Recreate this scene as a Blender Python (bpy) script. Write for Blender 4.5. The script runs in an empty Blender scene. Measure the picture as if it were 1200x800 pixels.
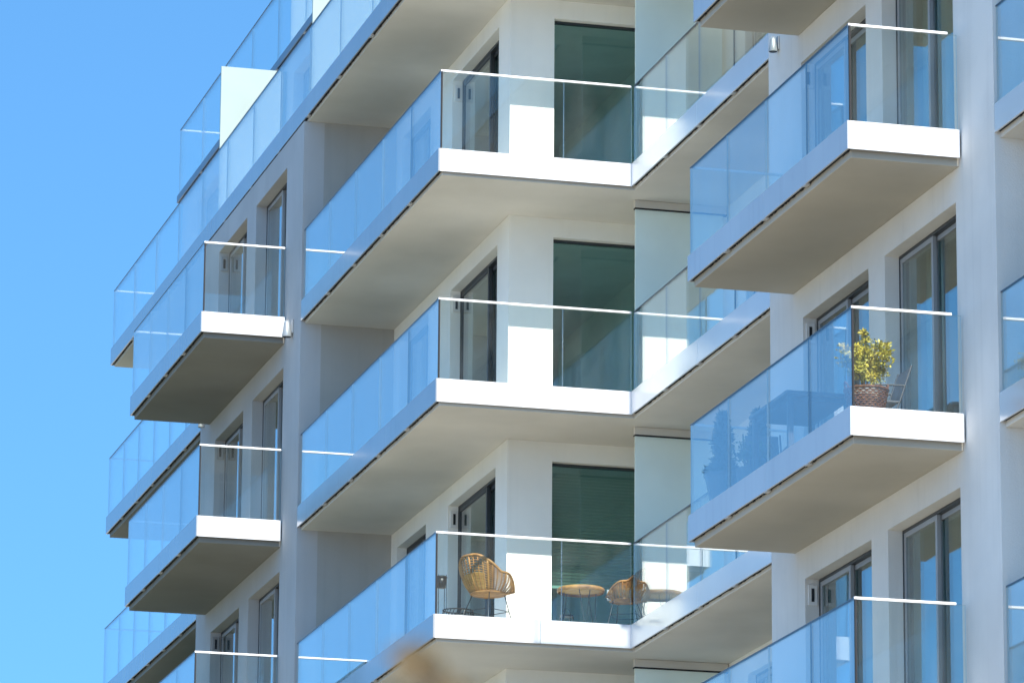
import bpy, bmesh, math, random
from mathutils import Vector, Matrix
random.seed(7)
R = math.radians
scene = bpy.context.scene
C = scene.collection
Z0 = 12.41                       # underside of the level 0 balcony fascias
def ZB(k): return Z0 + 3.0 * k

# ------------------------------------------------------------------ materials
def new_mat(name):
    m = bpy.data.materials.new(name); m.use_nodes = True
    nt = m.node_tree; nt.nodes.clear()
    out = nt.nodes.new('ShaderNodeOutputMaterial')
    return m, nt, out
def N(nt, t, **kw):
    n = nt.nodes.new(t)
    for k, v in kw.items(): setattr(n, k, v)
    return n
def pbr(name, col, rough=0.6, metal=0.0, spec=0.5, var=0.05, vscale=1.5, bump=0.0, bscale=60.0, coat=0.0, streak=0.0, col2=None):
    m, nt, out = new_mat(name)
    b = N(nt, 'ShaderNodeBsdfPrincipled')
    b.inputs['Roughness'].default_value = rough; b.inputs['Metallic'].default_value = metal
    b.inputs['Specular IOR Level'].default_value = spec; b.inputs['Coat Weight'].default_value = coat
    b.inputs['Coat Roughness'].default_value = 0.12
    tc = N(nt, 'ShaderNodeTexCoord')
    nz = N(nt, 'ShaderNodeTexNoise'); nz.inputs['Scale'].default_value = vscale; nz.inputs['Detail'].default_value = 6
    nt.links.new(tc.outputs['Object'], nz.inputs['Vector'])
    mx = N(nt, 'ShaderNodeMix', data_type='RGBA')
    c2 = col2 or tuple(c * (1 - var * 2.2) for c in col)
    mx.inputs['A'].default_value = (*c2, 1); mx.inputs['B'].default_value = (*(min(1, c * (1 + (0 if col2 else var))) for c in col), 1)
    rp = N(nt, 'ShaderNodeMapRange'); rp.inputs['From Min'].default_value = 0.35; rp.inputs['From Max'].default_value = 0.65
    nt.links.new(nz.outputs['Fac'], rp.inputs['Value']); nt.links.new(rp.outputs['Result'], mx.inputs['Factor'])
    last = mx.outputs['Result']
    if streak > 0:
        mp = N(nt, 'ShaderNodeMapping'); mp.inputs['Scale'].default_value = (5, 5, 0.22)
        n2 = N(nt, 'ShaderNodeTexNoise'); n2.inputs['Scale'].default_value = 1.6; n2.inputs['Detail'].default_value = 5
        nt.links.new(tc.outputs['Object'], mp.inputs['Vector']); nt.links.new(mp.outputs['Vector'], n2.inputs['Vector'])
        r2 = N(nt, 'ShaderNodeMapRange'); r2.inputs['From Min'].default_value = 0.52; r2.inputs['From Max'].default_value = 0.75
        r2.inputs['To Min'].default_value = 1.0; r2.inputs['To Max'].default_value = 1.0 - streak
        nt.links.new(n2.outputs['Fac'], r2.inputs['Value'])
        sc_ = N(nt, 'ShaderNodeVectorMath', operation='SCALE')
        nt.links.new(last, sc_.inputs[0]); nt.links.new(r2.outputs['Result'], sc_.inputs['Scale']); last = sc_.outputs['Vector']
    nt.links.new(last, b.inputs['Base Color'])
    if bump > 0:
        n3 = N(nt, 'ShaderNodeTexNoise'); n3.inputs['Scale'].default_value = bscale; n3.inputs['Detail'].default_value = 4
        nt.links.new(tc.outputs['Object'], n3.inputs['Vector'])
        bp = N(nt, 'ShaderNodeBump'); bp.inputs['Strength'].default_value = bump; bp.inputs['Distance'].default_value = 0.01
        nt.links.new(n3.outputs['Fac'], bp.inputs['Height']); nt.links.new(bp.outputs['Normal'], b.inputs['Normal'])
    nt.links.new(b.outputs['BSDF'], out.inputs['Surface'])
    return m
def glass(name, tint, refl=1.0, off=0.0, wav=0.0, dirt=0.0, ior=1.5):
    """thin sheet: every face reflects by Fresnel and lets the rest through, tinted"""
    m, nt, out = new_mat(name)
    ge = N(nt, 'ShaderNodeNewGeometry')
    io = N(nt, 'ShaderNodeMapRange'); io.inputs['To Min'].default_value = ior; io.inputs['To Max'].default_value = 1 / ior
    nt.links.new(ge.outputs['Backfacing'], io.inputs['Value'])
    fr = N(nt, 'ShaderNodeFresnel'); nt.links.new(io.outputs['Result'], fr.inputs['IOR'])
    ml = N(nt, 'ShaderNodeMath', operation='MULTIPLY_ADD', use_clamp=True); ml.inputs[1].default_value = refl; ml.inputs[2].default_value = off
    nt.links.new(fr.outputs['Fac'], ml.inputs[0])
    tr = N(nt, 'ShaderNodeBsdfTransparent'); tr.inputs['Color'].default_value = (*tint, 1)
    gl = N(nt, 'ShaderNodeBsdfGlossy'); gl.inputs['Roughness'].default_value = 0.0; gl.inputs['Color'].default_value = (1, 1, 1, 1)
    mx = N(nt, 'ShaderNodeMixShader')
    nt.links.new(ml.outputs['Value'], mx.inputs['Fac']); nt.links.new(tr.outputs['BSDF'], mx.inputs[1]); nt.links.new(gl.outputs['BSDF'], mx.inputs[2])
    if wav > 0:
        tc = N(nt, 'ShaderNodeTexCoord'); n3 = N(nt, 'ShaderNodeTexNoise'); n3.inputs['Scale'].default_value = 0.9; n3.inputs['Detail'].default_value = 1
        nt.links.new(tc.outputs['Object'], n3.inputs['Vector'])
        bp = N(nt, 'ShaderNodeBump'); bp.inputs['Strength'].default_value = 1.0; bp.inputs['Distance'].default_value = wav
        nt.links.new(n3.outputs['Fac'], bp.inputs['Height']); nt.links.new(bp.outputs['Normal'], gl.inputs['Normal'])
    last = mx.outputs['Shader']
    if dirt > 0:
        tc = N(nt, 'ShaderNodeTexCoord'); nd = N(nt, 'ShaderNodeTexNoise'); nd.inputs['Scale'].default_value = 2.2; nd.inputs['Detail'].default_value = 7
        md = N(nt, 'ShaderNodeMapping'); md.inputs['Scale'].default_value = (1.5, 1.5, 0.5)
        nt.links.new(tc.outputs['Object'], md.inputs['Vector']); nt.links.new(md.outputs['Vector'], nd.inputs['Vector'])
        rd = N(nt, 'ShaderNodeMapRange'); rd.inputs['From Min'].default_value = 0.35; rd.inputs['From Max'].default_value = 0.8; rd.inputs['To Max'].default_value = dirt
        nt.links.new(nd.outputs['Fac'], rd.inputs['Value'])
        df = N(nt, 'ShaderNodeBsdfDiffuse'); df.inputs['Color'].default_value = (0.7, 0.72, 0.7, 1)
        m2 = N(nt, 'ShaderNodeMixShader'); nt.links.new(rd.outputs['Result'], m2.inputs['Fac'])
        nt.links.new(last, m2.inputs[1]); nt.links.new(df.outputs['BSDF'], m2.inputs[2]); last = m2.outputs['Shader']
    nt.links.new(last, out.inputs['Surface'])
    return m
M = {}
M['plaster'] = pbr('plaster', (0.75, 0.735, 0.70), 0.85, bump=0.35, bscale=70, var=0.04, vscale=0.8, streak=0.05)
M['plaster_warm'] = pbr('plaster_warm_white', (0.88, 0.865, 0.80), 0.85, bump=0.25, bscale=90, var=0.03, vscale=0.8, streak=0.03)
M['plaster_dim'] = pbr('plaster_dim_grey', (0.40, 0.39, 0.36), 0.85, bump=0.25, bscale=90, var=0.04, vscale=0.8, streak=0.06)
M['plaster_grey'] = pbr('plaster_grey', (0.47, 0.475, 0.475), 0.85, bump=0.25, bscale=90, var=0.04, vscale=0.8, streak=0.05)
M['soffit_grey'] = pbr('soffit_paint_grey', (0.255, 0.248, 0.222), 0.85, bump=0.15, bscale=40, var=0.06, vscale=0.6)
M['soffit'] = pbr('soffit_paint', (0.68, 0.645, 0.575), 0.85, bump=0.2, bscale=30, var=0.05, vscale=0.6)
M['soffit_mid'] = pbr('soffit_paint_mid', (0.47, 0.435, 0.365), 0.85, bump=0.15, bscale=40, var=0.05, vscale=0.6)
M['tile_dark'] = pbr('balcony_tile_dark', (0.46, 0.42, 0.35), 0.6)
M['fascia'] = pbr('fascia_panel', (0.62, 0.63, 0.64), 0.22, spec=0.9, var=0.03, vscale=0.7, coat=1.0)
M['fascia_half_shade'] = pbr('fascia_panel_half_shade', (0.50, 0.505, 0.515), 0.22, spec=0.7, var=0.04, vscale=0.7, coat=0.6, streak=0.06)  # same panel as fascia, with light side shade painted into its colour
M['fascia_shade'] = pbr('fascia_panel_shade', (0.31, 0.325, 0.34), 0.22, spec=0.7, var=0.05, vscale=0.7, coat=0.6, streak=0.06)  # same panel again, with deeper side shade put into the colour
M['gap'] = pbr('joint_black', (0.012, 0.012, 0.014), 0.8)
M['clip'] = pbr('clip_metal', (0.55, 0.53, 0.5), 0.5, metal=0.3)
M['rail'] = pbr('rail_cap', (0.86, 0.86, 0.86), 0.25, metal=0.15, var=0.01)
M['edge_rail'] = pbr('edge_profile', (0.06, 0.09, 0.12), 0.3, metal=0.3)
M['tile'] = pbr('balcony_tile', (0.78, 0.75, 0.69), 0.6)
M['balglass'] = glass('balustrade_glass', (0.95, 0.985, 0.977), refl=1.75, off=-0.038, dirt=0.018, wav=0.0006)
M['glassedge'] = pbr('glass_edge', (0.03, 0.07, 0.11), 0.15, spec=0.7)
M['glassseam'] = pbr('glass_seam', (0.52, 0.68, 0.74), 0.2, spec=0.6)
M['roofedge'] = pbr('roof_edge_metal', (0.12, 0.16, 0.22), 0.3, spec=0.7)
M['screen_pale'] = pbr('frosted_screen_pale', (0.27, 0.34, 0.325), 0.4, var=0.02)
M['winglass'] = glass('window_glass', (0.70, 0.84, 0.82), refl=2.0, off=-0.02, dirt=0.008, wav=0.0015)
M['winframe'] = pbr('window_frame_grey', (0.34, 0.345, 0.35), 0.45, metal=0.1)
M['darkframe'] = pbr('window_frame_dark', (0.045, 0.05, 0.055), 0.4, metal=0.2)
M['screen'] = pbr('frosted_screen', (0.82, 0.92, 0.83), 0.32, spec=0.5, var=0.02)
M['inside'] = pbr('room_paint', (0.74, 0.76, 0.74), 0.9)
M['insidefloor'] = pbr('room_floor', (0.3, 0.24, 0.17), 0.6)
M['blind'] = pbr('blind_slats', (0.6, 0.62, 0.56), 0.5)
M['curtain'] = pbr('curtain_cloth', (0.6, 0.6, 0.56), 0.9)
M['white'] = pbr('white_plastic', (0.75, 0.75, 0.74), 0.5)
M['black'] = pbr('black_metal', (0.015, 0.015, 0.018), 0.4, metal=0.2)
M['lampgrey'] = pbr('lamp_housing', (0.30, 0.33, 0.34), 0.35, metal=0.3)
M['rattan'] = pbr('rattan', (0.46, 0.235, 0.07), 0.55, col2=(0.24, 0.11, 0.035), vscale=14)
M['rattan_dark'] = pbr('rattan_brown', (0.33, 0.15, 0.08), 0.6, vscale=14)
M['rattan_pale'] = pbr('rattan_tabletop', (0.48, 0.28, 0.075), 0.55, vscale=14)
M['wicker'] = pbr('wicker', (0.17, 0.062, 0.025), 0.75, col2=(0.07, 0.025, 0.012), vscale=30)
M['paper'] = pbr('paper', (0.8, 0.8, 0.8), 0.8)
M['leaf_y'] = pbr('leaf_variegated', (0.66, 0.50, 0.05), 0.55, col2=(0.13, 0.14, 0.02), vscale=9)
M['leaf_g'] = pbr('leaf_green', (0.09, 0.16, 0.035), 0.5, col2=(0.035, 0.07, 0.02), vscale=6)
M['leaf_c'] = pbr('conifer_green', (0.035, 0.075, 0.04), 0.7, col2=(0.015, 0.035, 0.02), vscale=8)
M['bark'] = pbr('bark', (0.12, 0.08, 0.05), 0.9, vscale=20)
M['soil'] = pbr('soil', (0.05, 0.035, 0.025), 0.95, vscale=20)
M['tub'] = pbr('planter_grey', (0.07, 0.075, 0.085), 0.5)
M['tabletop'] = pbr('table_slate', (0.045, 0.05, 0.06), 0.5)
M['chairfab'] = pbr('chair_fabric', (0.075, 0.08, 0.088), 0.6)
M['alu'] = pbr('chair_aluminium', (0.045, 0.048, 0.052), 0.5, metal=0.1)
M['deadleaf'] = pbr('dry_leaf', (0.15, 0.105, 0.045), 0.8, col2=(0.08, 0.06, 0.03), vscale=60)
M['lawn'] = pbr('lawn', (0.045, 0.07, 0.02), 0.95, var=0.2, vscale=0.4)
M['ground'] = pbr('pale_paving', (0.40, 0.36, 0.29), 0.9, var=0.12, vscale=0.15)

# ------------------------------------------------------------------ mesh helpers
class MB:
    def __init__(s): s.v = []; s.f = []; s.mi = []
    def box(s, x0, x1, y0, y1, z0, z1, mi=0, edge_axis=None, edge_mi=1):
        n = len(s.v)
        s.v += [(x, y, z) for z in (z0, z1) for y in (y0, y1) for x in (x0, x1)]
        fs = [((0, 2, 3, 1), 'z'), ((4, 5, 7, 6), 'z'), ((0, 1, 5, 4), 'y'), ((2, 6, 7, 3), 'y'), ((0, 4, 6, 2), 'x'), ((1, 3, 7, 5), 'x')]
        for f, a in fs:
            s.f.append(tuple(n + i for i in f)); s.mi.append(mi if (edge_axis is None or a == edge_axis) else edge_mi)
        return s
    def prism(s, poly, z0, z1, mi=0):
        n = len(s.v); k = len(poly)
        s.v += [(x, y, z0) for x, y in poly] + [(x, y, z1) for x, y in poly]
        s.f.append(tuple(n + i for i in range(k))[::-1]); s.f.append(tuple(n + k + i for i in range(k)))
        for i in range(k):
            j = (i + 1) % k; s.f.append((n + i, n + j, n + k + j, n + k + i))
        s.mi += [mi] * (k + 2)
        return s
    def tube(s, pts, r, sides=6, mi=0, closed=False):
        pts = [Vector(p) for p in pts]; m = len(pts); rs = r if isinstance(r, (list, tuple)) else [r] * m
        rings = []
        up = Vector((0, 0, 1))
        for i, p in enumerate(pts):
            if closed: t = pts[(i + 1) % m] - pts[i - 1]
            else: t = pts[min(i + 1, m - 1)] - pts[max(i - 1, 0)]
            t.normalize()
            a = t.cross(up)
            if a.length < 0.05: a = t.cross(Vector((1, 0, 0)))
            a.normalize(); b = t.cross(a).normalized()
            base = len(s.v)
            for q in range(sides):
                an = 2 * math.pi * q / sides
                s.v.append(tuple(p + (a * math.cos(an) + b * math.sin(an)) * rs[i]))
            rings.append(base)
        for i in range(m if closed else m - 1):
            A, B = rings[i], rings[(i + 1) % m]
            for q in range(sides):
                s.f.append((A + q, A + (q + 1) % sides, B + (q + 1) % sides, B + q)); s.mi.append(mi)
        if not closed:
            s.f.append(tuple(rings[0] + q for q in range(sides))[::-1]); s.f.append(tuple(rings[-1] + q for q in range(sides))); s.mi += [mi, mi]
        return s
    def lathe(s, prof, c=(0, 0), n=24, mi=0):
        base = len(s.v)
        for r, z in prof:
            for i in range(n):
                a = 2 * math.pi * i / n; s.v.append((c[0] + r * math.cos(a), c[1] + r * math.sin(a), z))
        for j in range(len(prof) - 1):
            for i in range(n):
                i2 = (i + 1) % n; s.f.append((base + j * n + i, base + j * n + i2, base + (j + 1) * n + i2, base + (j + 1) * n + i)); s.mi.append(mi)
        return s
    def quad(s, a, b, c, d, mi=0):
        n = len(s.v); s.v += [tuple(a), tuple(b), tuple(c), tuple(d)]; s.f.append((n, n + 1, n + 2, n + 3)); s.mi.append(mi); return s
    def build(s, name, mats, parent=None, smooth=False, bevel=0.0, recalc=True, tri=False):
        me = bpy.data.meshes.new(name); me.from_pydata(s.v, [], s.f)
        for m in (mats if isinstance(mats, (list, tuple)) else [mats]): me.materials.append(m)
        me.polygons.foreach_set('material_index', s.mi)
        if recalc or tri:
            bm = bmesh.new(); bm.from_mesh(me)
            if tri: bmesh.ops.triangulate(bm, faces=[f for f in bm.faces if len(f.verts) > 4])
            if recalc: bmesh.ops.recalc_face_normals(bm, faces=bm.faces)
            bm.to_mesh(me); bm.free()
        if smooth: me.polygons.foreach_set('use_smooth', [True] * len(me.polygons))
        o = bpy.data.objects.new(name, me); C.objects.link(o)
        if parent is not None: o.parent = parent
        if bevel > 0:
            b = o.modifiers.new('bevel', 'BEVEL'); b.width = bevel; b.segments = 2; b.limit_method = 'ANGLE'
        return o
def tag(o, label=None, cat=None, group=None, kind=None):
    for k, v in (('label', label), ('category', cat), ('group', group), ('kind', kind)):
        if v: o[k] = v
    return o
def empty(name, loc=(0, 0, 0), rz=0):
    o = bpy.data.objects.new(name, None); C.objects.link(o); o.location = loc; o.rotation_euler = (0, 0, rz); return o
def copy_tree(o, parent=None):
    c = o.copy(); C.objects.link(c); c.parent = parent
    for ch in list(o.children): copy_tree(ch, c)
    return c

# ------------------------------------------------------------------ setting
g = MB().box(-3000, 3000, -3000, 3000, -0.5, 0).build('ground', M['ground']); tag(g, kind='structure')

tag(MB().box(-40, 11.5, 60.5, 130, -0.2, 0.004).build('lawn', M['lawn']), kind='structure')
bld = empty('apartment_building', (16, 58, 0))
tag(bld, 'white modern apartment block with stacked glass balconies on every storey', 'building')
# children are built in world coordinates, so cancel the empty's offset
def part(mb, name, mats, parent=bld, **kw):
    off = (16, 58, 0) if parent is bld else (0, 0, 0)
    if parent is bld: mb.v = [(x - 16, y - 58, z) for x, y, z in mb.v]
    return mb.build(name, mats, parent, **kw)
def sub(mb, name, mats, parent, **kw):                   # parent's mesh already lives in building coordinates
    mb.v = [(x - 16, y - 58, z) for x, y, z in mb.v]
    return mb.build(name, mats, parent, **kw)

def facade(axis, plane, a0, a1, z0, z1, holes, thick=0.3, mat='plaster'):
    """wall with real openings; axis 'X': outer face looks to -X and runs along Y; 'Y': looks to -Y and runs along X"""
    P = (lambda a, z, d: (plane + d, a, z)) if axis == 'X' else (lambda a, z, d: (a, plane + d, z))
    As = sorted({a0, a1} | {h[0] for h in holes} | {h[1] for h in holes}); Zs = sorted({z0, z1} | {h[2] for h in holes} | {h[3] for h in holes})
    solid = lambda i, j: 0 <= i < len(As) - 1 and 0 <= j < len(Zs) - 1 and not any(h[0] <= (As[i] + As[i + 1]) / 2 <= h[1] and h[2] <= (Zs[j] + Zs[j + 1]) / 2 <= h[3] for h in holes)
    bm = bmesh.new(); vs = {}
    def V(i, j, d):
        key = (i, j, d)
        if key not in vs:
            p = P(As[i], Zs[j], d); vs[key] = bm.verts.new((p[0] - 16, p[1] - 58, p[2]))
        return vs[key]
    for i in range(len(As) - 1):
        for j in range(len(Zs) - 1):
            if not solid(i, j): continue
            for d in (0, thick): bm.faces.new([V(i, j, d), V(i + 1, j, d), V(i + 1, j + 1, d), V(i, j + 1, d)])
            for di, dj, e in ((-1, 0, ((0, 0), (0, 1))), (1, 0, ((1, 0), (1, 1))), (0, -1, ((0, 0), (1, 0))), (0, 1, ((0, 1), (1, 1)))):
                if not solid(i + di, j + dj):
                    (p, q), (r, s) = e
                    bm.faces.new([V(i + p, j + q, 0), V(i + r, j + s, 0), V(i + r, j + s, thick), V(i + p, j + q, thick)])
    bmesh.ops.recalc_face_normals(bm, faces=bm.faces)
    me = bpy.data.meshes.new('wall'); bm.to_mesh(me); bm.free(); me.materials.append(M[mat])
    o = bpy.data.objects.new('wall', me); C.objects.link(o); o.parent = bld
    return o

def window(axis, plane, a0, a1, z0, z1, setback=0.16, frame='winframe', split=0.5, near_deeper=True, fw=0.035, blind=None, curtain=None):
    """sliding window in an opening: outer frame, two sashes on two tracks, panes"""
    def B(mb, u0, u1, d0, d1, w0, w1, **kw):
        if axis == 'X': mb.box(plane + d0, plane + d1, u0, u1, w0, w1, **kw)
        else: mb.box(u0, u1, plane + d0, plane + d1, w0, w1, **kw)
    e = 0.002
    mb = MB(); s = setback
    B(mb, a0 + e, a1 - e, s, s + 0.11, z1 - fw, z1 - e); B(mb, a0 + e, a1 - e, s, s + 0.11, z0 + e, z0 + fw * 0.8)
    B(mb, a0 + e, a0 + fw * 0.7, s, s + 0.11, z0 + fw * 0.8, z1 - fw); B(mb, a1 - fw * 0.7, a1 - e, s, s + 0.11, z0 + fw * 0.8, z1 - fw)
    w = part(mb, 'window', M['darkframe'], bevel=0.003)
    am = a0 + (a1 - a0) * split
    i0, i1, j0, j1 = a0 + fw * 0.7, a1 - fw * 0.7, z0 + fw * 0.8, z1 - fw
    # far sash (high a) on the outer track, near sash on the inner track
    for (u0, u1, d) in ((am - 0.05, i1, s + 0.008), (i0, am + 0.03, s + 0.062)):
        sb = MB(); sw = 0.055
        B(sb, u0, u0 + sw, d, d + 0.045, j0, j1); B(sb, u1 - sw, u1, d, d + 0.045, j0, j1)
        B(sb, u0 + sw, u1 - sw, d, d + 0.045, j0, j0 + sw); B(sb, u0 + sw, u1 - sw, d, d + 0.045, j1 - sw, j1)
        sub(sb, 'sash', M[frame], w, bevel=0.003)
        pb = MB(); B(pb, u0 + sw - 0.004, u1 - sw + 0.004, d + 0.012, d + 0.032, j0 + sw - 0.004, j1 - sw + 0.004)
        sub(pb, 'pane', M['winglass'], w)
    return w
def fixed_window(plane, x0, x1, z0, z1, setback=0.10, mull=(), frame='darkframe'):
    mb = MB(); e = 0.002; fw = 0.05; s = setback
    mb.box(x0 + e, x1 - e, plane + s, plane + s + 0.08, z1 - fw * 0.6, z1 - e); mb.box(x0 + e, x1 - e, plane + s, plane + s + 0.08, z0 + e, z0 + fw)
    xs = [x0 + e, *[m - 0.02 for m in mull], x1 - 0.03]; 
    for x in xs: mb.box(x, x + (0.028 if x != x0 + e else 0.022), plane + s, plane + s + 0.08, z0 + fw, z1 - fw * 0.6)
    w = part(mb, 'window', M[frame], bevel=0.003)
    ed = [x0 + 0.02, *[m for m in mull], x1 - 0.02]
    for a, b in zip(ed, ed[1:]):
        sub(MB().box(a + 0.006, b - 0.006, plane + s + 0.03, plane + s + 0.055, z0 + fw - 0.004, z1 - fw * 0.6 + 0.004), 'pane', M['winglass'], w)
    return w

# ---- plan of the street front, stepping back 2.55 m at each bay
LV = (-1, 0, 1, 2)
ZBOT = 0.0
def holes(spans, top, levels=LV): return [(a, b, ZB(k) + 0.30, ZB(k) + top) for k in levels for a, b in spans]
W1, W2, R1, R2, R3 = 14.05, 16.60, 15.42, 18.04, 17.97
TOP = ZB(3)
W1SP, W2SP = [(65.87, 68.03), (68.70, 70.82)], [(44.80, 47.02), (47.55, 49.80)]
R1SP, R2SP = [(58.95, 61.46), (62.71, 64.40)], [(51.9, 53.9), (54.6, 56.4)]
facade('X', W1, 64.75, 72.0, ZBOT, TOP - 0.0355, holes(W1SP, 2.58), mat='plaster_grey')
facade('X', W2, 43.65, 51.0, ZBOT, TOP - 0.0355, holes(W2SP, 2.58))
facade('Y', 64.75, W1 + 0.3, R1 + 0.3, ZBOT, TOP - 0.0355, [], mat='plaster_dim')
facade('X', R1, 58.35, 64.75, ZBOT, TOP - 0.0355, holes(R1SP, 2.72), mat='plaster_warm')
facade('Y', 58.35, R1 + 0.3, R2 + 0.3, ZBOT, TOP - 0.0355, holes([(16.02, 17.75)], 2.71), mat='plaster_warm')
facade('X', R2, 51.0, 58.35, ZBOT, TOP - 0.0355, holes(R2SP, 2.70), mat='plaster_warm')
facade('Y', 43.65, W2 + 0.3, R3 + 0.3, ZBOT, TOP - 0.0355, [])
facade('X', R3, 37.25, 43.65, ZBOT, TOP - 0.0355, holes([(38.0, 40.4), (41.3, 43.1)], 2.70))
facade('Y', 37.25, R3 + 0.3, 24.0, ZBOT, TOP - 0.0355, [])
facade('Y', 50.70, W2 + 0.3, R2 + 0.3, ZBOT, TOP - 0.0355, [])       # back of wing 2 towards the loggia
facade('Y', 71.70, W1 + 0.3, 16.3, ZBOT, TOP - 0.0355, [])
facade('X', 16.0, 72.0, 79.4, ZBOT, TOP - 0.0355, holes([(73.0, 75.2), (76.2, 78.4)], 2.70))
facade('Y', 79.4, 16.0, 24.0, ZBOT, TOP - 0.0355, [])
facade('X', 23.7, 37.55, 79.4, ZBOT, ZB(4), [])
for k in LV:
    z0, t = ZB(k) + 0.302, ZB(k)
    for i, (a, b) in enumerate(W1SP): window('X', W1, a, b, z0, t + 2.58, split=0.52)
    for i, (a, b) in enumerate(W2SP): window('X', W2, a, b, z0, t + 2.58, split=0.55)
    for a, b in R1SP: window('X', R1, a, b, z0, t + 2.72, setback=0.14, frame='darkframe', split=0.42)
    for a, b in R2SP: window('X', R2, a, b, z0, t + 2.70, setback=0.10, frame='winframe')
    for a, b in [(38.0, 40.4), (41.3, 43.1)]: window('X', R3, a, b, z0, t + 2.70)
    for a, b in [(73.0, 75.2), (76.2, 78.4)]: window('X', 16.0, a, b, z0, t + 2.70)
    fixed_window(58.35, 16.02, 17.75, z0, t + 2.71, mull=())
    # small air valve with a dark slot on the far reveal of the door openings
    for X, Y, top in ((W1, 70.82, 2.58), (W2, 49.80, 2.58), (R1, 61.46, 2.72)):
        v = part(MB().box(X + 0.03, X + 0.135, Y - 0.025, Y - 0.001, t + top - 0.30, t + top - 0.07), 'air_valve', M['winframe'] if X == W1 else M['white'] if X != R1 else M['plaster'], bevel=0.004)
        sub(MB().box(X + 0.065, X + 0.098, Y - 0.030, Y - 0.024, t + top - 0.26, t + top - 0.11), 'slot', M['black'], v)

# ---- floors, rooms
BODY = [(14.35, 65.05), (14.35, 71.7), (16.3, 71.7), (16.3, 79.4), (23.7, 79.4), (23.7, 37.55), (18.27, 37.55), (18.27, 43.95),
        (16.9, 43.95), (16.9, 50.7), (18.34, 50.7), (18.34, 58.65), (15.72, 58.65), (15.72, 65.05)]
for k in (-4, -3, -2, -1, 0, 1, 2, 3):
    part(MB().prism(BODY, ZB(k) - 0.05, ZB(k) + 0.28), 'floor_slab', M['inside'], tri=True)
part(MB().box(20.4, 20.55, 37.6, 79.3, ZB(-4) + 0.29, TOP - 0.06), 'corridor_wall', M['inside'])
for Y in (43.8, 50.85, 54.2, 65.0, 68.35, 71.85):
    part(MB().box(18.35, 20.39, Y - 0.06, Y + 0.06, ZB(-4) + 0.29, TOP - 0.06), 'partition_wall', M['inside'])
part(MB().box(17.9, 18.0, 58.66, 64.9, ZB(-4) + 0.29, TOP - 0.06), 'partition_wall', M['inside'])
# blinds and curtains
for k, zb in ((0, 1.12),):
    b = MB(); z = ZB(k) + 2.60
    while z > ZB(k) + zb:
        n = len(b.v); b.v += [(16.06, 58.53, z), (17.7, 58.53, z), (17.7, 58.572, z - 0.022), (16.06, 58.572, z - 0.022)]; b.f.append((n, n + 1, n + 2, n + 3)); b.mi.append(0)
        z -= 0.042
    b.box(16.06, 17.7, 58.52, 58.58, ZB(k) + zb - 0.04, ZB(k) + zb - 0.01)
    part(b, 'venetian_blind', M['blind'], recalc=False)
def curtain(axis, plane, a0, a1, z0, z1, mat='curtain', amp=0.035, wl=0.13):
    b = MB(); n = int((a1 - a0) / 0.02); 
    for i in range(n + 1):
        a = a0 + (a1 - a0) * i / n; d = amp * math.sin(2 * math.pi * a / wl + 0.6 * math.sin(a * 7))
        for z in (z0, z1): b.v.append((plane + d, a, z) if axis == 'X' else (a, plane + d, z))
    for i in range(n): b.f.append((2 * i, 2 * i + 2, 2 * i + 3, 2 * i + 1)); b.mi.append(0)
    part(b, 'curtain', M[mat], smooth=True, recalc=False)
curtain('X', W2 + 0.50, 46.2, 47.1, ZB(1) + 0.33, ZB(1) + 2.8)
curtain('X', W2 + 0.50, 46.5, 47.1, ZB(0) + 0.33, ZB(0) + 2.8)
curtain('X', W1 + 0.50, 67.3, 68.2, ZB(1) + 0.33, ZB(1) + 2.8)
curtain('X', W1 + 0.50, 66.0, 66.5, ZB(2) + 0.33, ZB(2) + 2.8)

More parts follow.
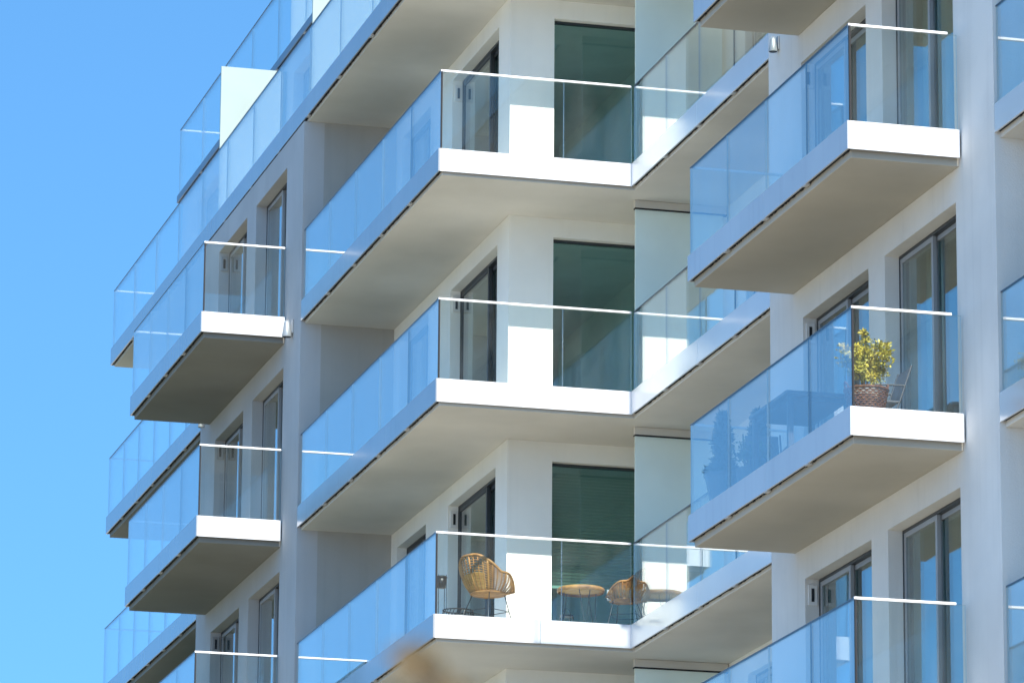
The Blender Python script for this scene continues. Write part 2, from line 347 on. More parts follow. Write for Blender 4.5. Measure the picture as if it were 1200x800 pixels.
# ---- balconies
def balcony(k, poly, runs, drop=0.07, z=None, fz=0.30, glass_h=1.34, name='balcony', fmat='fascia', smat='soffit'):
    """poly: outline of the slab (already inset under the fascias); runs: (axis, fixed, a, b, panels)
    axis 'X' = glass facing -X at x=fixed from y=a..b; 'Y' = facing -Y at y=fixed; 'F' = far end facing +Y"""
    z = ZB(k) if z is None else z
    s = part(MB().prism(poly, z - drop, z + fz - 0.03), name, M[smat], tri=True, bevel=0.006)
    cx_ = sum(p[0] for p in poly) / len(poly); cy_ = sum(p[1] for p in poly) / len(poly)
    if name == 'balcony': sub(MB().prism([(x + (0.02 if x < cx_ else -0.02), y + (0.02 if y < cy_ else -0.02)) for x, y in poly], z + fz - 0.029, z + fz - 0.017), 'floor_tiles', M['tile_dark'] if smat != 'soffit' else M['tile'], s, tri=True)
    for run in runs:
        ax, c, a, b, n = run[:5]; opt = run[5] if len(run) > 5 else ''
        def B(mb, u0, u1, d0, d1, w0, w1, **kw):      # u along, d inwards from the outer face
            if ax == 'X': mb.box(c + d0, c + d1, u0, u1, w0, w1, **kw)
            elif ax == 'Y': mb.box(u0, u1, c + d0, c + d1, w0, w1, **kw)
            else: mb.box(u0, u1, c - d1, c - d0, w0, w1, **kw)
        fa, fb = (a, b) if ax == 'X' else (a + 0.021, b)
        if 'nf' not in opt:
            mb = MB(); 
            if ax == 'X':
                L = b - a; m = max(1, round(L / 2.8))
                for i in range(m): B(mb, a + L * i / m + (0.002 if i else 0), a + L * (i + 1) / m - (0.002 if i < m - 1 else 0), 0, 0.02, z, z + fz)
            elif 'joint' in opt:
                mid = a + (b - a) * 0.535; B(mb, fa, mid - 0.0025, 0, 0.02, z, z + fz); B(mb, mid + 0.0025, fb, 0, 0.02, z, z + fz)
            else: B(mb, fa, fb, 0, 0.02, z, z + fz)
            fm = fmat if fmat != 'fascia' or ax != 'X' else ('fascia_shade' if c < 14.5 else 'fascia_half_shade' if c < 16 else 'fascia')  # outer -X runs use the panel copies with shade painted in
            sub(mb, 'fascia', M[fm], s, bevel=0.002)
        rr = random.Random(int(c * 100 + z * 7)); us = [fa + 0.03]; hs = []
        while us[-1] < fb - 0.3:
            us.append(us[-1] + rr.uniform(0.03, 0.10)); hs.append(rr.choice((0.012, 0.012, 0.012, 0.003 if ax == 'X' else 0.012)))
        us.append(fb - 0.01); hs.append(0.012); mb = MB()
        P_ = (lambda u, d, w: (c + d, u, w)) if ax == 'X' else (lambda u, d, w: (u, c + d, w)) if ax == 'Y' else (lambda u, d, w: (u, c - d, w))
        for (u0, u1), h_ in zip(zip(us, us[1:]), hs):
            for u in (u0, u1): mb.v += [P_(u, 0.021, z + h_), P_(u, 0.061, z + h_), P_(u, 0.061, z + fz - 0.04), P_(u, 0.021, z + fz - 0.04)]
        n_ = len(mb.v) // 4
        for q in range(n_ - 1):
            for w_ in range(4): mb.f.append((4 * q + w_, 4 * q + (w_ + 1) % 4, 4 * q + 4 + (w_ + 1) % 4, 4 * q + 4 + w_)); mb.mi.append(0)
        mb.f += [(3, 2, 1, 0), tuple(4 * n_ - 4 + w_ for w_ in range(4))]; mb.mi += [0, 0]
        sub(mb, 'shadow_gap', M['gap'], s)
        # glass
        L = b - a; ia, ib = (a + 0.028, b - 0.02) if ax == 'X' else (a + 0.05, b - 0.01)
        if opt.startswith('full'): ia, ib = a + 0.05, b - 0.002
        Lg = ib - ia; g = 0.005 if ax == 'X' else 0.008
        for i in range(n):
            fr_ = [0, 0.64, 1] if (n == 2 and ax == 'Y') else [q / n for q in range(n + 1)]
            p0, p1 = ia + Lg * fr_[i] + (g / 2 if i else 0), ia + Lg * fr_[i + 1] - (g / 2 if i < n - 1 else 0)
            pb = MB(); B(pb, p0, p1, 0.028, 0.0455, z + fz - 0.015, z + glass_h - 0.012, edge_axis=('x' if ax == 'X' else 'y'))
            sub(pb, 'glass_panel', [M['balglass'], M['glassedge'] if (ax == 'X' and i == 0) else M['glassseam']], s)
            if ax == 'X' and i:
                mc = MB(); B(mc, p0 - 0.06, p0 + 0.05, 0.004, 0.05, z - 0.012, z + 0.008); sub(mc, 'clamp', M['clip'], s)
        if ax == 'Y': cb = MB(); B(cb, a + 0.0285, a + 0.0475, 0.004, 0.0265, z + fz + 0.001, z + glass_h - 0.018); sub(cb, 'corner_seal', M['gap'], s)
        # handrail
        hb = MB()
        if ax == 'X': B(hb, ia, ib, 0.024, 0.050, z + glass_h - 0.012, z + glass_h + 0.002); sub(hb, 'edge_trim', M['edge_rail'], s)
        else: B(hb, ia - 0.022, ib - (0.10 if 'short' in opt else 0), 0.018, 0.054, z + glass_h - 0.016, z + glass_h + 0.010); sub(hb, 'handrail', M['rail'], s, bevel=0.003)
    return s
i_ = 0.062
Lpoly = lambda dx, dy: [(x + dx, y + dy) for x, y in [(W1 + i_, 56.7 + i_), (W1 + i_, 64.749), (R1 - 0.001, 64.749), (R1 - 0.001, 58.349), (R2 - 0.001, 58.349),
        (R2 - 0.001, 51.001), (W2 + i_, 51.001), (W2 + i_, 56.7 + i_)]]
for k in (-1, 0, 1, 2):
    b2 = balcony(k, Lpoly(0, 0), [('X', W1, 56.7, 64.745, 5), ('Y', 56.7, W1, W2 + 0.02, 2, 'joint' if k == 0 else ''), ('X', W2, 51.004, 56.7, 4)], drop=0.035)
    # frosted divider between the two flats, with its dark head profile
    d = part(MB().box(16.80, 17.98, 57.20, 57.225, ZB(k) + 0.32, ZB(k) + 2.86), 'privacy_screen', M['screen'])
    sub(MB().box(16.79, 18.03, 57.18, 57.245, ZB(k) + 2.862, ZB(k) + 2.963), 'head_profile', M['soffit'], d, bevel=0.004)
    sub(MB().box(16.79, 18.03, 57.175, 57.25, ZB(k) + 2.845, ZB(k) + 2.861), 'shadow_gap', M['gap'], d)
for k in (0, 1, 2):
    P1 = [(12.8 + i_, 65.75 + 0.085), (12.8 + i_, 71.33 - i_), (W1 - 0.001, 71.33 - i_), (W1 - 0.001, 65.75 + 0.085)]
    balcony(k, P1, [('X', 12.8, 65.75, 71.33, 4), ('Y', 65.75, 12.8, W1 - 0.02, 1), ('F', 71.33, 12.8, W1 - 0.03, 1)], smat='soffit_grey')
for k in (-1, 0, 1, 2):
    e2 = 49.95 if k == 2 else 50.2
    P2 = [(15.36 + i_, 44.6 + 0.085), (15.36 + i_, e2 - i_), (W2 - 0.001, e2 - i_), (W2 - 0.001, 44.6 + 0.085)]
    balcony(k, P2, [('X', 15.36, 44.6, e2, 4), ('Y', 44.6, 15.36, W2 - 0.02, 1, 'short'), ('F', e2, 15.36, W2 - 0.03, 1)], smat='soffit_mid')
for k in (-1, 0, 1, 2):
    P3 = [(W2 + i_, 35.6 + i_), (W2 + i_, 43.649), (R3 - 0.001, 43.649), (R3 - 0.001, 37.249), (19.2, 37.249), (19.2, 35.6 + i_)]
    balcony(k, P3, [('X', W2, 35.6, 43.645, 6), ('Y', 35.6, W2, 19.26, 1)], drop=0.05)
for k in (0, 1, 2):
    P4 = [(W1 + i_, 72.001), (W1 + i_, 80.34 - i_), (15.999, 80.34 - i_), (15.999, 72.001)]
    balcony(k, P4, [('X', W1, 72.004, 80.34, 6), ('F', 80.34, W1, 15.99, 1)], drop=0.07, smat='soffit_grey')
# roof terrace level running the whole length
PT = [(W1 + i_, 56.7 + i_), (W1 + i_, 80.34 - i_), (24.0, 80.34 - i_), (24.0, 35.6), (W2 + i_, 35.6), (W2 + i_, 56.7 + i_)]
balcony(3, PT, [('X', W1, 56.7, 80.34, 12), ('Y', 56.7, W1, W2 + 0.02, 1), ('X', W2, 35.6, 56.7, 14), ('F', 80.34, W1, 15.9, 1)], drop=0.035)
# penthouse
ZP = ZB(3) + 0.272
PSP = [(59.5, 61.9), (62.4, 64.2), (65.6, 68.2), (69.0, 70.9), (72.4, 75.0), (76.0, 78.6)]
facade('X', 15.2, 58.0, 80.0, ZP, ZB(4) - 0.07, [(a, b, ZP + 0.05, ZP + 2.35) for a, b in PSP])
for a, b in PSP: window('X', 15.2, a, b, ZP + 0.052, ZP + 2.35)
facade('Y', 58.0, 15.5, 24.0, ZP, ZB(4) - 0.07, [(16.4, 18.8, ZP + 0.05, ZP + 2.35)])
fixed_window(58.0, 16.4, 18.8, ZP + 0.052, ZP + 2.35, mull=(17.6,))
facade('Y', 79.7, 15.5, 24.0, ZP, ZB(4) - 0.07, [])
part(MB().box(18.2, 18.35, 58.4, 79.6, ZP, ZB(4) - 0.08), 'corridor_wall', M['inside'])
PR = [(15.14 + i_, 57.6 + i_), (15.14 + i_, 80.26 - i_), (24.0, 80.26 - i_), (24.0, 57.6 + i_)]
balcony(4, PR, [('X', 15.14, 57.6, 80.26, 11), ('Y', 57.6, 15.14, 24, 4), ('F', 80.26, 15.14, 17.0, 1)], drop=0.02, name='roof_slab', fz=0.13, fmat='roofedge')
for Y in (64.75, 71.45):
    part(MB().box(14.14, 15.19, Y - 0.02, Y + 0.02, ZP + 0.02, ZB(3) + 2.80), 'privacy_screen', M['screen_pale'], bevel=0.004)
    part(MB().box(15.25, 18.5, Y - 0.02, Y + 0.02, ZB(4) + 0.11, ZB(4) + 2.5), 'privacy_screen', M['screen_pale'], bevel=0.004)
# wall lights tucked in beside the balconies, just under slab level
for X, Y, z, q_ in ((W2, 50.62, ZB(2) + 0.04, 0.62), (W1, 65.28, ZB(2), 0.85), (W1, 71.72, ZB(2) + 0.05, 0.5)):
    lp = part(MB().box(X - 0.018, X - 0.001, Y - 0.06 * q_, Y + 0.06 * q_, z - 0.06, z + 0.17 * q_), 'wall_light', M['lampgrey'], bevel=0.004)
    hd = MB(); n = 14
    prof = [(a * q_, z + b * q_) for a, b in [(0.035, 0.15), (0.055, 0.10), (0.070, -0.02), (0.085, -0.11), (0.078, -0.135)]]
    hd.lathe(prof, (X - 0.018 - 0.08 * q_, Y), n)
    hd.f.append(tuple(range(n))[::-1]); hd.mi.append(0)
    sub(hd, 'lamp_head', M['lampgrey'], lp, smooth=True)
    sub(MB().lathe([(0.001, z - 0.13 * q_), (0.076 * q_, z - 0.13 * q_)], (X - 0.018 - 0.08 * q_, Y), 16), 'lens', M['black'], lp)

# ------------------------------------------------------------------ furniture
FL0 = ZB(0) + 0.284            # balcony floors stand just under the fascia top
def rattan_chair(loc, rz, mat='rattan', scale=1.0):
    """tub chair; local +Y is the front"""
    root = empty('rattan_chair', loc, rz); root.scale = (scale,) * 3
    def rim(t):                     # t -1..1 round the back from left front to right front
        a = t * R(128); r = 0.345 if abs(t) < 0.5 else 0.345 - 0.03 * (abs(t) - 0.5)
        h = 0.87 - 0.22 * max(0, min(1, (abs(t) - 0.12) / 0.45)) ** 1.6 - (0.0 if abs(t) < 0.7 else 0.16 * ((abs(t) - 0.7) / 0.3) ** 1.5)
        return Vector((r * math.sin(a) * 1.02, -r * math.cos(a) * 1.0, h))
    def seat(t):
        a = t * R(128); return Vector((0.215 * math.sin(a), -0.20 * math.cos(a) + 0.02, 0.42))
    def pt(t, v):
        a, b = seat(t), rim(t); p = a.lerp(b, v); bul = math.sin(v * math.pi) * 0.03
        d = Vector((p.x, p.y, 0)).normalized(); return p + d * bul
    m = MB()
    for i in range(25):
        t = -1 + 2 * i / 24
        m.tube([pt(t, v / 6) for v in range(7)], 0.008 if i % 4 else 0.014, 5)
    for j in range(1, 14):
        v = j / 14; m.tube([pt(-1 + 2 * i / 40, v) for i in range(41)], 0.0062, 4)
    m.build('seat_shell', M[mat], root, smooth=True)
    # denser woven lower back
    m = MB()
    for j in range(24):
        v = 0.03 + 0.5 * j / 24
        m.tube([pt(-0.58 + 0.85 * i / 40, v) + Vector((0, 0, 0.003 * (-1) ** i)) for i in range(41)], 0.005, 4)
    m.build('woven_band', M['rattan_pale'], root, smooth=True)
    fr = [seat(-1), pt(-1, 0.5) + Vector((0, 0.05, 0))] + [rim(-1 + 2 * i / 36) for i in range(37)] + [pt(1, 0.5) + Vector((0, 0.05, 0)), seat(1)]
    MB().tube(fr, 0.017, 8).build('rim', M[mat], root, smooth=True)
    s = MB()
    for j in range(9):
        r = 0.225 * (j + 1) / 9; s.tube([(r * math.sin(q * math.pi / 12), r * math.cos(q * math.pi / 12) + 0.02, 0.425 - 0.02 * (1 - r / 0.225)) for q in range(24)], 0.011, 5, closed=True)
    s.build('seat', M[mat], root, smooth=True)
    for sx in (-1, 1):
        for sy in (-1, 1):
            MB().tube([(sx * 0.15, sy * 0.14 + 0.02, 0.41), (sx * 0.20, sy * 0.19, 0.2), (sx * 0.24, sy * 0.23, 0.0)], 0.007, 6).build('leg', M['black'], root)
    b = MB()
    for sy in (-1, 1): b.tube([(-0.20, sy * 0.19, 0.2), (0.20, sy * 0.19, 0.2)], 0.005, 5)
    for sx in (-1, 1): b.tube([(sx * 0.20, -0.19, 0.2), (sx * 0.20, 0.19, 0.2)], 0.005, 5)
    b.build('stretcher', M['black'], root)
    return root
c1 = rattan_chair((14.90, 57.32, FL0), R(-58))
tag(c1, 'whole honey rattan tub chair with open back, nearest the left glass corner', 'chair', 'rattan chairs on the middle balcony')
c2 = rattan_chair((16.63, 57.0, FL0), R(60), scale=0.88)
tag(c2, 'rattan tub chair right of the round table, half hidden by the glass corner', 'chair', 'rattan chairs on the middle balcony')
# round rattan table
t = empty('rattan_side_table', (16.11, 57.28, FL0)); tag(t, 'low round rattan table on thin wire legs with a white tag hanging off it', 'table')
m = MB(); 
for j in range(14):
    r = 0.285 * (j + 1) / 14; m.tube([(r * math.cos(q * math.pi / 18), r * math.sin(q * math.pi / 18), 0.545) for q in range(36)], 0.012, 5, closed=True)
m.build('tabletop', M['rattan_pale'], t, smooth=True)
MB().lathe([(0.29, 0.50), (0.305, 0.52), (0.30, 0.55), (0.27, 0.553)], n=36).build('rim', M['rattan'], t, smooth=True)
for q in range(3):
    a = q * 2.094 + 0.5; ca, sa = math.cos(a), math.sin(a); tx, ty = -sa * 0.07, ca * 0.07
    MB().tube([(ca * 0.2 + tx, sa * 0.2 + ty, 0.51), (ca * 0.25, sa * 0.25, 0.0), (ca * 0.2 - tx, sa * 0.2 - ty, 0.51)], 0.006, 6).build('leg', M['black'], t)
MB().box(0.255, 0.315, -0.312, -0.309, 0.36, 0.50).build('paper_tag', M['paper'], t)
# black plant stand
ps = empty('plant_stand', (14.22, 56.98, FL0)); tag(ps, 'tall thin black metal stand holding a small black pot in the glass corner', 'stand')
m = MB().lathe([(0.0, 0.40), (0.055, 0.40), (0.062, 0.55), (0.055, 0.55), (0.05, 0.42), (0.0, 0.42)], n=20); m.build('pot', M['black'], ps, smooth=True)
for q in range(4):
    a = q * 1.5708 + 0.785; MB().tube([(0.072 * math.cos(a), 0.072 * math.sin(a), 0.0), (0.072 * math.cos(a), 0.072 * math.sin(a), 0.56)], 0.0045, 6).build('leg', M['black'], ps)
MB().tube([(0.072 * math.cos(q * .5236), 0.072 * math.sin(q * .5236), 0.53) for q in range(12)], 0.0045, 6, closed=True).build('ring', M['black'], ps)
# dark wire basket behind the chair
wb = empty('wire_basket', (14.60, 57.62, FL0)); tag(wb, 'low dark wire basket on the floor behind the left rattan chair', 'basket')
m = MB()
for q in range(26):
    a = q * 2 * math.pi / 26
    m.tube([(0.16 * math.cos(a), 0.13 * math.sin(a), 0.0), (0.22 * math.cos(a + .2), 0.17 * math.sin(a + .2), 0.12), (0.19 * math.cos(a + .4), 0.15 * math.sin(a + .4), 0.25)], 0.005, 4)
for r, z in ((0.16, 0.01), (0.225, 0.12), (0.195, 0.25)): m.tube([(r * math.cos(q * .2618), r * .8 * math.sin(q * .2618), z) for q in range(24)], 0.008, 5, closed=True)
m.build('wire_frame', M['black'], wb)
MB().lathe([(0.0, 0.02), (0.15, 0.02), (0.15, 0.18), (0.0, 0.19)], n=20).build('liner', M['chairfab'], wb)
# black lantern under the round table
ln = empty('small_lantern', (16.02, 57.62, FL0)); tag(ln, 'small dark glass lantern standing under the round rattan table', 'lantern')
MB().box(-0.07, 0.07, -0.07, 0.07, 0, 0.02).box(-0.07, 0.07, -0.07, 0.07, 0.25, 0.27).build('base', M['black'], ln)
m = MB()
for sx in (-1, 1):
    for sy in (-1, 1): m.box(sx * 0.065 - 0.006, sx * 0.065 + 0.006, sy * 0.065 - 0.006, sy * 0.065 + 0.006, 0.02, 0.25)
m.tube([(0.05 * math.cos(q * .3), 0, 0.27 + 0.09 * math.sin(q * .3)) for q in range(11)], 0.004, 5); m.build('frame', M['black'], ln)
MB().lathe([(0.0, 0.02), (0.035, 0.02), (0.035, 0.13), (0.0, 0.13)], n=16).build('candle', M['white'], ln)

def leaves(n, shape, size, seed, tilt=1.0, aspect=0.5):
    rd = random.Random(seed); m = MB(); i = 0
    while i < n:
        p = shape(rd)
        if p is None: continue
        i += 1
        a = Vector((rd.gauss(0, 1), rd.gauss(0, 1), rd.gauss(0, 0.7) + 0.3)).normalized(); b = a.cross(Vector((rd.gauss(0, 1), rd.gauss(0, 1), rd.gauss(0, 1)))).normalized()
        s = size * rd.uniform(0.6, 1.25); p = Vector(p)
        m.quad(p, p + a * s * 0.5 + b * s * aspect * 0.5, p + a * s, p + a * s * 0.5 - b * s * aspect * 0.5)
    return m
# wicker basket and the shrub in it
BX, BY = 15.68, 45.02
bk = empty('wicker_basket', (BX, BY, FL0)); tag(bk, 'round brown wicker basket with a loop handle behind the glass corner', 'basket')
m = MB(); H, n = 0.265, 40
for j in range(13):
    z = 0.012 + H * j / 12; r = 0.155 + 0.06 * (j / 12) ** 0.8
    m.tube([((r + 0.005 * (-1) ** (q + j)) * math.cos(q * 2 * math.pi / n), (r + 0.005 * (-1) ** (q + j)) * math.sin(q * 2 * math.pi / n), z) for q in range(n)], 0.0115, 5, closed=True)
m.build('woven_body', M['wicker'], bk, smooth=True)
MB().tube([(0.222 * math.cos(q * .2618), 0.222 * math.sin(q * .2618), H + 0.02 + 0.006 * (q % 2)) for q in range(24)], 0.016, 6, closed=True).build('rim', M['wicker'], bk, smooth=True)
for sx in (-1, 1): MB().tube([(sx * 0.20 + 0.03 * sx * math.sin(q * .3142), -0.05 + 0.10 * (1 - math.cos(q * .3142)) / 2 * 1.0, H + 0.01 + 0.085 * math.sin(q * .3142)) for q in range(11)], 0.011, 6).build('handle', M['wicker'], bk, smooth=True)
sh = empty('potted_shrub', (BX - 0.02, BY, FL0 + 0.05)); tag(sh, 'yellow green leafy shrub growing out of the wicker basket', 'plant')
MB().lathe([(0.0, 0.0), (0.12, 0.0), (0.145, 0.24), (0.135, 0.24), (0.0, 0.22)], n=24).build('pot', M['white'], sh, smooth=True)
m = MB(); rd = random.Random(3)
for q in range(12):
    a = rd.uniform(0, 6.28); x, y = math.cos(a), math.sin(a)
    m.tube([(0, 0, 0.2), (x * 0.05, y * 0.05, 0.38), (x * rd.uniform(.08, .18), y * rd.uniform(.08, .18), rd.uniform(0.5, 0.72))], [0.008, 0.005, 0.002], 5)
m.build('stem', M['bark'], sh)
clumps = [(Vector((rd.gauss(0, 0.085), rd.gauss(0, 0.085), rd.uniform(0.34, 0.70))), rd.uniform(0.06, 0.09)) for _ in range(44)] + [(Vector((0.0, 0, 0.84)), 0.035), (Vector((0.02, 0, 0.77)), 0.04), (Vector((0.19, 0, 0.45)), 0.035)]
def shp(rd):
    c, r = rd.choice(clumps); d = Vector((rd.gauss(0, 1), rd.gauss(0, 1), rd.gauss(0, 1))).normalized() * r * rd.uniform(0.3, 1.1)
    return c + d
leaves(5200, shp, 0.042, 5).build('foliage', M['leaf_y'], sh, recalc=False)
# dining table seen from below through the glass
tb = empty('dining_table', (15.90, 47.80, FL0)); tag(tb, 'dark rectangular outdoor table behind the long glass of the right balcony', 'table')
MB().box(-0.38, 0.38, -0.66, 0.66, 0.74, 0.775).build('tabletop', M['tabletop'], tb, bevel=0.005)
MB().box(-0.32, 0.32, -0.58, 0.58, 0.69, 0.739).build('apron', M['tabletop'], tb)
for sx in (-1, 1):
    for sy in (-1, 1): MB().box(sx * 0.32 - 0.03, sx * 0.32 + 0.03, sy * 0.60 - 0.03, sy * 0.60 + 0.03, 0, 0.74).build('leg', M['tabletop'], tb, bevel=0.004)
def chair(loc, rz):
    c = empty('garden_chair', loc, rz); c.scale = (0.88,) * 3      # front along -X local
    MB().box(-0.22, 0.20, -0.22, 0.22, 0.42, 0.445).build('seat', M['chairfab'], c, bevel=0.006)
    m = MB(); n0 = [(0.20, -0.21, 0.44), (0.20, 0.21, 0.44), (0.34, 0.21, 0.86), (0.34, -0.21, 0.86)]
    m.v += n0 + [(x + 0.02, y, z + 0.004) for x, y, z in n0]; m.f += [(0, 1, 2, 3), (7, 6, 5, 4), (0, 4, 5, 1), (1, 5, 6, 2), (2, 6, 7, 3), (3, 7, 4, 0)]; m.mi += [0] * 6
    m.build('backrest', M['chairfab'], c)
    for sy in (-1, 1):
        MB().tube([(0.05, sy * 0.235, 0.0), (0.20, sy * 0.235, 0.43), (0.355, sy * 0.235, 0.88)], 0.012, 8).build('leg', M['alu'], c)
        MB().tube([(-0.14, sy * 0.235, 0.0), (-0.2, sy * 0.235, 0.43)], 0.012, 8).build('leg', M['alu'], c)
        MB().tube([(-0.2, sy * 0.235, 0.43), (-0.18, sy * 0.235, 0.62), (0.26, sy * 0.235, 0.63)], 0.011, 8).build('armrest', M['alu'], c)
    return c
tag(chair((16.12, 45.95, FL0), R(0)), 'grey garden chair with a sloping back, right of the wicker basket', 'chair', 'garden chairs')
tag(chair((15.88, 48.95, FL0), R(82)), 'grey garden chair between the dark table and the two conifers', 'chair', 'garden chairs')
# conifers in tubs at the far end
def conifer(loc, h, r, seed, label):
    root = empty('potted_conifer', loc); tag(root, label, 'plant', 'conifers in tubs')
    MB().lathe([(0.0, 0.0), (0.13, 0.0), (0.20, 0.36), (0.215, 0.37), (0.215, 0.40), (0.19, 0.40), (0.18, 0.34), (0.0, 0.33)], n=28).build('tub', M['tub'], root, smooth=False)
    MB().tube([(0, 0, 0.3), (0, 0, 0.4 + h * 0.8)], [0.018, 0.006], 6).build('trunk', M['bark'], root)
    def f(rd):
        t = rd.random() ** 1.3; rr = r * (1 - t) ** 0.8 * (0.75 + 0.3 * math.sin(9 * t + seed)) * rd.random() ** 0.4; a = rd.uniform(0, 6.283)
        return (rr * math.cos(a), rr * math.sin(a), 0.42 + h * t)
    leaves(3800, f, 0.085, seed, aspect=0.28).build('foliage', M['leaf_c'], root, recalc=False)
    return root
conifer((15.62, 49.72, FL0), 0.66, 0.18, 2, 'dark conifer in a grey tub at the far balcony end, left of its twin')
conifer((15.98, 49.55, FL0), 0.68, 0.19, 9, 'dark conifer in a grey tub nearer the table, right of its twin')
def bush(loc, h, r, seed, mat, label, pot=True, n=900, size=0.05):
    root = empty('leafy_plant', loc); tag(root, label, 'plant')
    MB().lathe([(0.0, 0.0), (0.12, 0.0), (0.16, 0.28), (0.145, 0.28), (0.0, 0.26)], n=24).build('pot', M['tub'], root)
    rd = random.Random(seed); cl = [(Vector((rd.gauss(0, r * .5), rd.gauss(0, r * .5), rd.uniform(0.35, h))), rd.uniform(0.05, 0.1)) for _ in range(22)]
    m = MB()
    for c, _ in cl: m.tube([(0, 0, 0.25), c * 0.5 + Vector((0, 0, 0.15)), c], [0.006, 0.004, 0.002], 4)
    m.build('stem', M['bark'], root)
    def f(rd):
        c, q = rd.choice(cl); return c + Vector((rd.gauss(0, 1), rd.gauss(0, 1), rd.gauss(0, 1))).normalized() * q * rd.uniform(0.2, 1)
    leaves(n, f, size, seed).build('foliage', M[mat], root, recalc=False)
    return root
bush((15.66, 48.85, FL0), 0.55, 0.16, 4, 'leaf_g', 'small green plant on the balcony floor under the dark table edge')
bush((17.02, 42.95, FL0), 0.72, 0.16, 6, 'leaf_y', 'yellow green plant behind the glass of the balcony at the right edge of the photo')
bush((17.35, 42.6, ZB(-1) + 0.285), 1.62, 0.22, 8, 'leaf_g', 'tall thin plant rising over the lowest balcony rail at the right edge', n=500, size=0.04)

# ------------------------------------------------------------------ camera
CAM = Vector((0, 0, 1.6))
Fv = Vector((0.24864175, 0.9377952, 0.24231681)); Rv = Vector((0.96611817, -0.25800084, 0.00715854)); Uv = Vector((-0.06923119, -0.23232676, 0.97017077))
cam = bpy.data.cameras.new('camera'); co = bpy.data.objects.new('camera', cam); C.objects.link(co)
mt = Matrix((Rv, Uv, -Fv)).transposed().to_4x4(); mt.translation = CAM; co.matrix_world = mt
cam.sensor_width = 36; cam.lens = 5614.6 / 1200 * 36; cam.clip_start = 0.5; cam.clip_end = 8000
cam.dof.use_dof = True; cam.dof.focus_distance = 59.0; cam.dof.aperture_fstop = 5.6
scene.camera = co

# dry twig close to the lens, far out of focus
def cp(px, py, d): return CAM + (Fv + Rv * (px - 600) / 5614.6 - Uv * (py - 400) / 5614.6) * d
D = 4.2
tw = MB()
tw.tube([cp(545, 960, D), cp(532, 880, D), cp(512, 815, D), cp(492, 778, D), cp(476, 758, D)], [0.005, 0.0045, 0.004, 0.003, 0.0025], 6)
tw.tube([cp(520, 830, D), cp(497, 790, D), cp(450, 762, D)], [0.004, 0.003, 0.002], 5)
root = empty('dry_twig', tuple(cp(600, 3500, D)))
tw.v = [tuple(Vector(v) - root.location) for v in tw.v]
# its stem goes down to the ground
st = MB().tube([(0, 0, -root.location.z), Vector(cp(575, 2400, D)) - root.location, Vector(cp(545, 960, D)) - root.location], [0.02, 0.014, 0.007], 7)
tag(root, 'blurred brown twig with dry leaves very close to the camera at the bottom', 'twig')
tw.build('branch', M['bark'], root); st.build('stem', M['bark'], root)
lf = MB(); rd = random.Random(12)
for (px, py, s) in ((470, 762, .030), (488, 770, .034), (500, 790, .030), (478, 786, .034), (515, 806, .026), (462, 776, .02), (497, 772, .022), (530, 815, .03), (484, 756, .02), (545, 835, .03), (520, 800, .026)):
    c = cp(px + 8, py + 2, D) - root.location; a = Vector((rd.gauss(0, 1), rd.gauss(0, .5), rd.gauss(0, 1))).normalized(); b = a.cross(Fv).normalized(); nrm = a.cross(b)
    s *= 0.62; k0 = [c - a * s, c - a * s * .3 + b * s * .45 + nrm * .004, c + a * s * .5 + b * s * .35, c + a * s, c + a * s * .5 - b * s * .35, c - a * s * .3 - b * s * .45 + nrm * .004]
    n = len(lf.v); lf.v += [tuple(p) for p in k0] ; lf.f.append(tuple(range(n, n + 6))); lf.mi.append(0)
lf.build('foliage', M['deadleaf'], root, recalc=False)

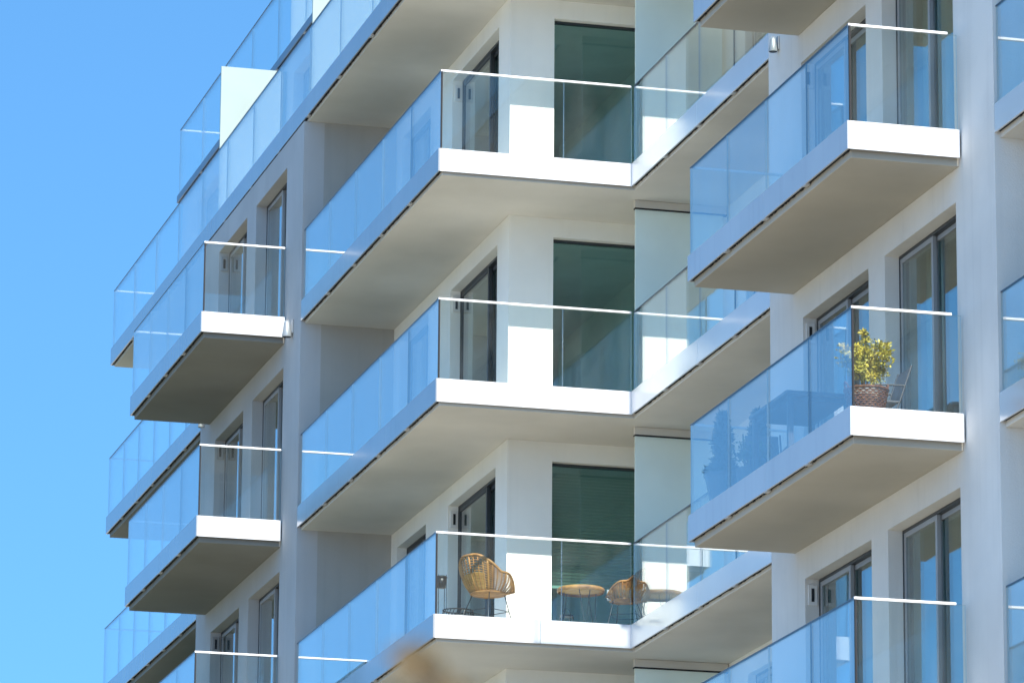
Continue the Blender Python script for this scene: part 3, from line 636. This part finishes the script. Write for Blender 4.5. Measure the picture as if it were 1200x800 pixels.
# ------------------------------------------------------------------ light
EL, AZ = R(43.0), R(-0.25)
s = Vector((-math.sin(AZ) * math.cos(EL), -math.cos(AZ) * math.cos(EL), math.sin(EL)))
sun = bpy.data.lights.new('sun', 'SUN'); sun.energy = 4.4; sun.angle = R(0.53); sun.color = (1.0, 0.95, 0.88)
so = bpy.data.objects.new('sun', sun); C.objects.link(so); so.rotation_euler = s.to_track_quat('Z', 'Y').to_euler(); so.location = (0, 0, 60)
w = bpy.data.worlds.new('World'); scene.world = w; w.use_nodes = True
nt = w.node_tree; nt.nodes.clear()
sky = nt.nodes.new('ShaderNodeTexSky'); sky.sky_type = 'NISHITA'; sky.sun_disc = False
sky.sun_elevation = EL; sky.sun_rotation = R(180) + AZ; sky.air_density = 1.0; sky.dust_density = 0.15; sky.ozone_density = 2.5; sky.altitude = 0
tint = nt.nodes.new('ShaderNodeMix'); tint.data_type = 'RGBA'; tint.blend_type = 'MULTIPLY'; tint.inputs['Factor'].default_value = 1.0
tint.inputs['B'].default_value = (0.575, 0.98, 1.10, 1)
bg = nt.nodes.new('ShaderNodeBackground'); bg.inputs['Strength'].default_value = 0.15
wo = nt.nodes.new('ShaderNodeOutputWorld')
tcw = nt.nodes.new('ShaderNodeTexCoord'); mpw = nt.nodes.new('ShaderNodeMapping'); mpw.inputs['Location'].default_value = (0, 0, 0.30)
nt.links.new(tcw.outputs['Generated'], mpw.inputs['Vector']); nt.links.new(mpw.outputs['Vector'], sky.inputs['Vector'])
nt.links.new(sky.outputs['Color'], tint.inputs['A']); nt.links.new(tint.outputs['Result'], bg.inputs['Color']); nt.links.new(bg.outputs['Background'], wo.inputs['Surface'])

vs = scene.view_settings; vs.view_transform = 'Standard'; vs.look = 'None'; vs.exposure = 1.12; vs.gamma = 1.0; vs.use_curve_mapping = False
scene.render.engine = 'CYCLES'
cy = scene.cycles
cy.use_denoising = True
try: cy.denoiser = 'OPENIMAGEDENOISE'
except Exception: pass
cy.max_bounces = 12; cy.diffuse_bounces = 5; cy.glossy_bounces = 6; cy.transmission_bounces = 6; cy.transparent_max_bounces = 40
cy.sample_clamp_indirect = 6; cy.caustics_reflective = False; cy.caustics_refractive = False
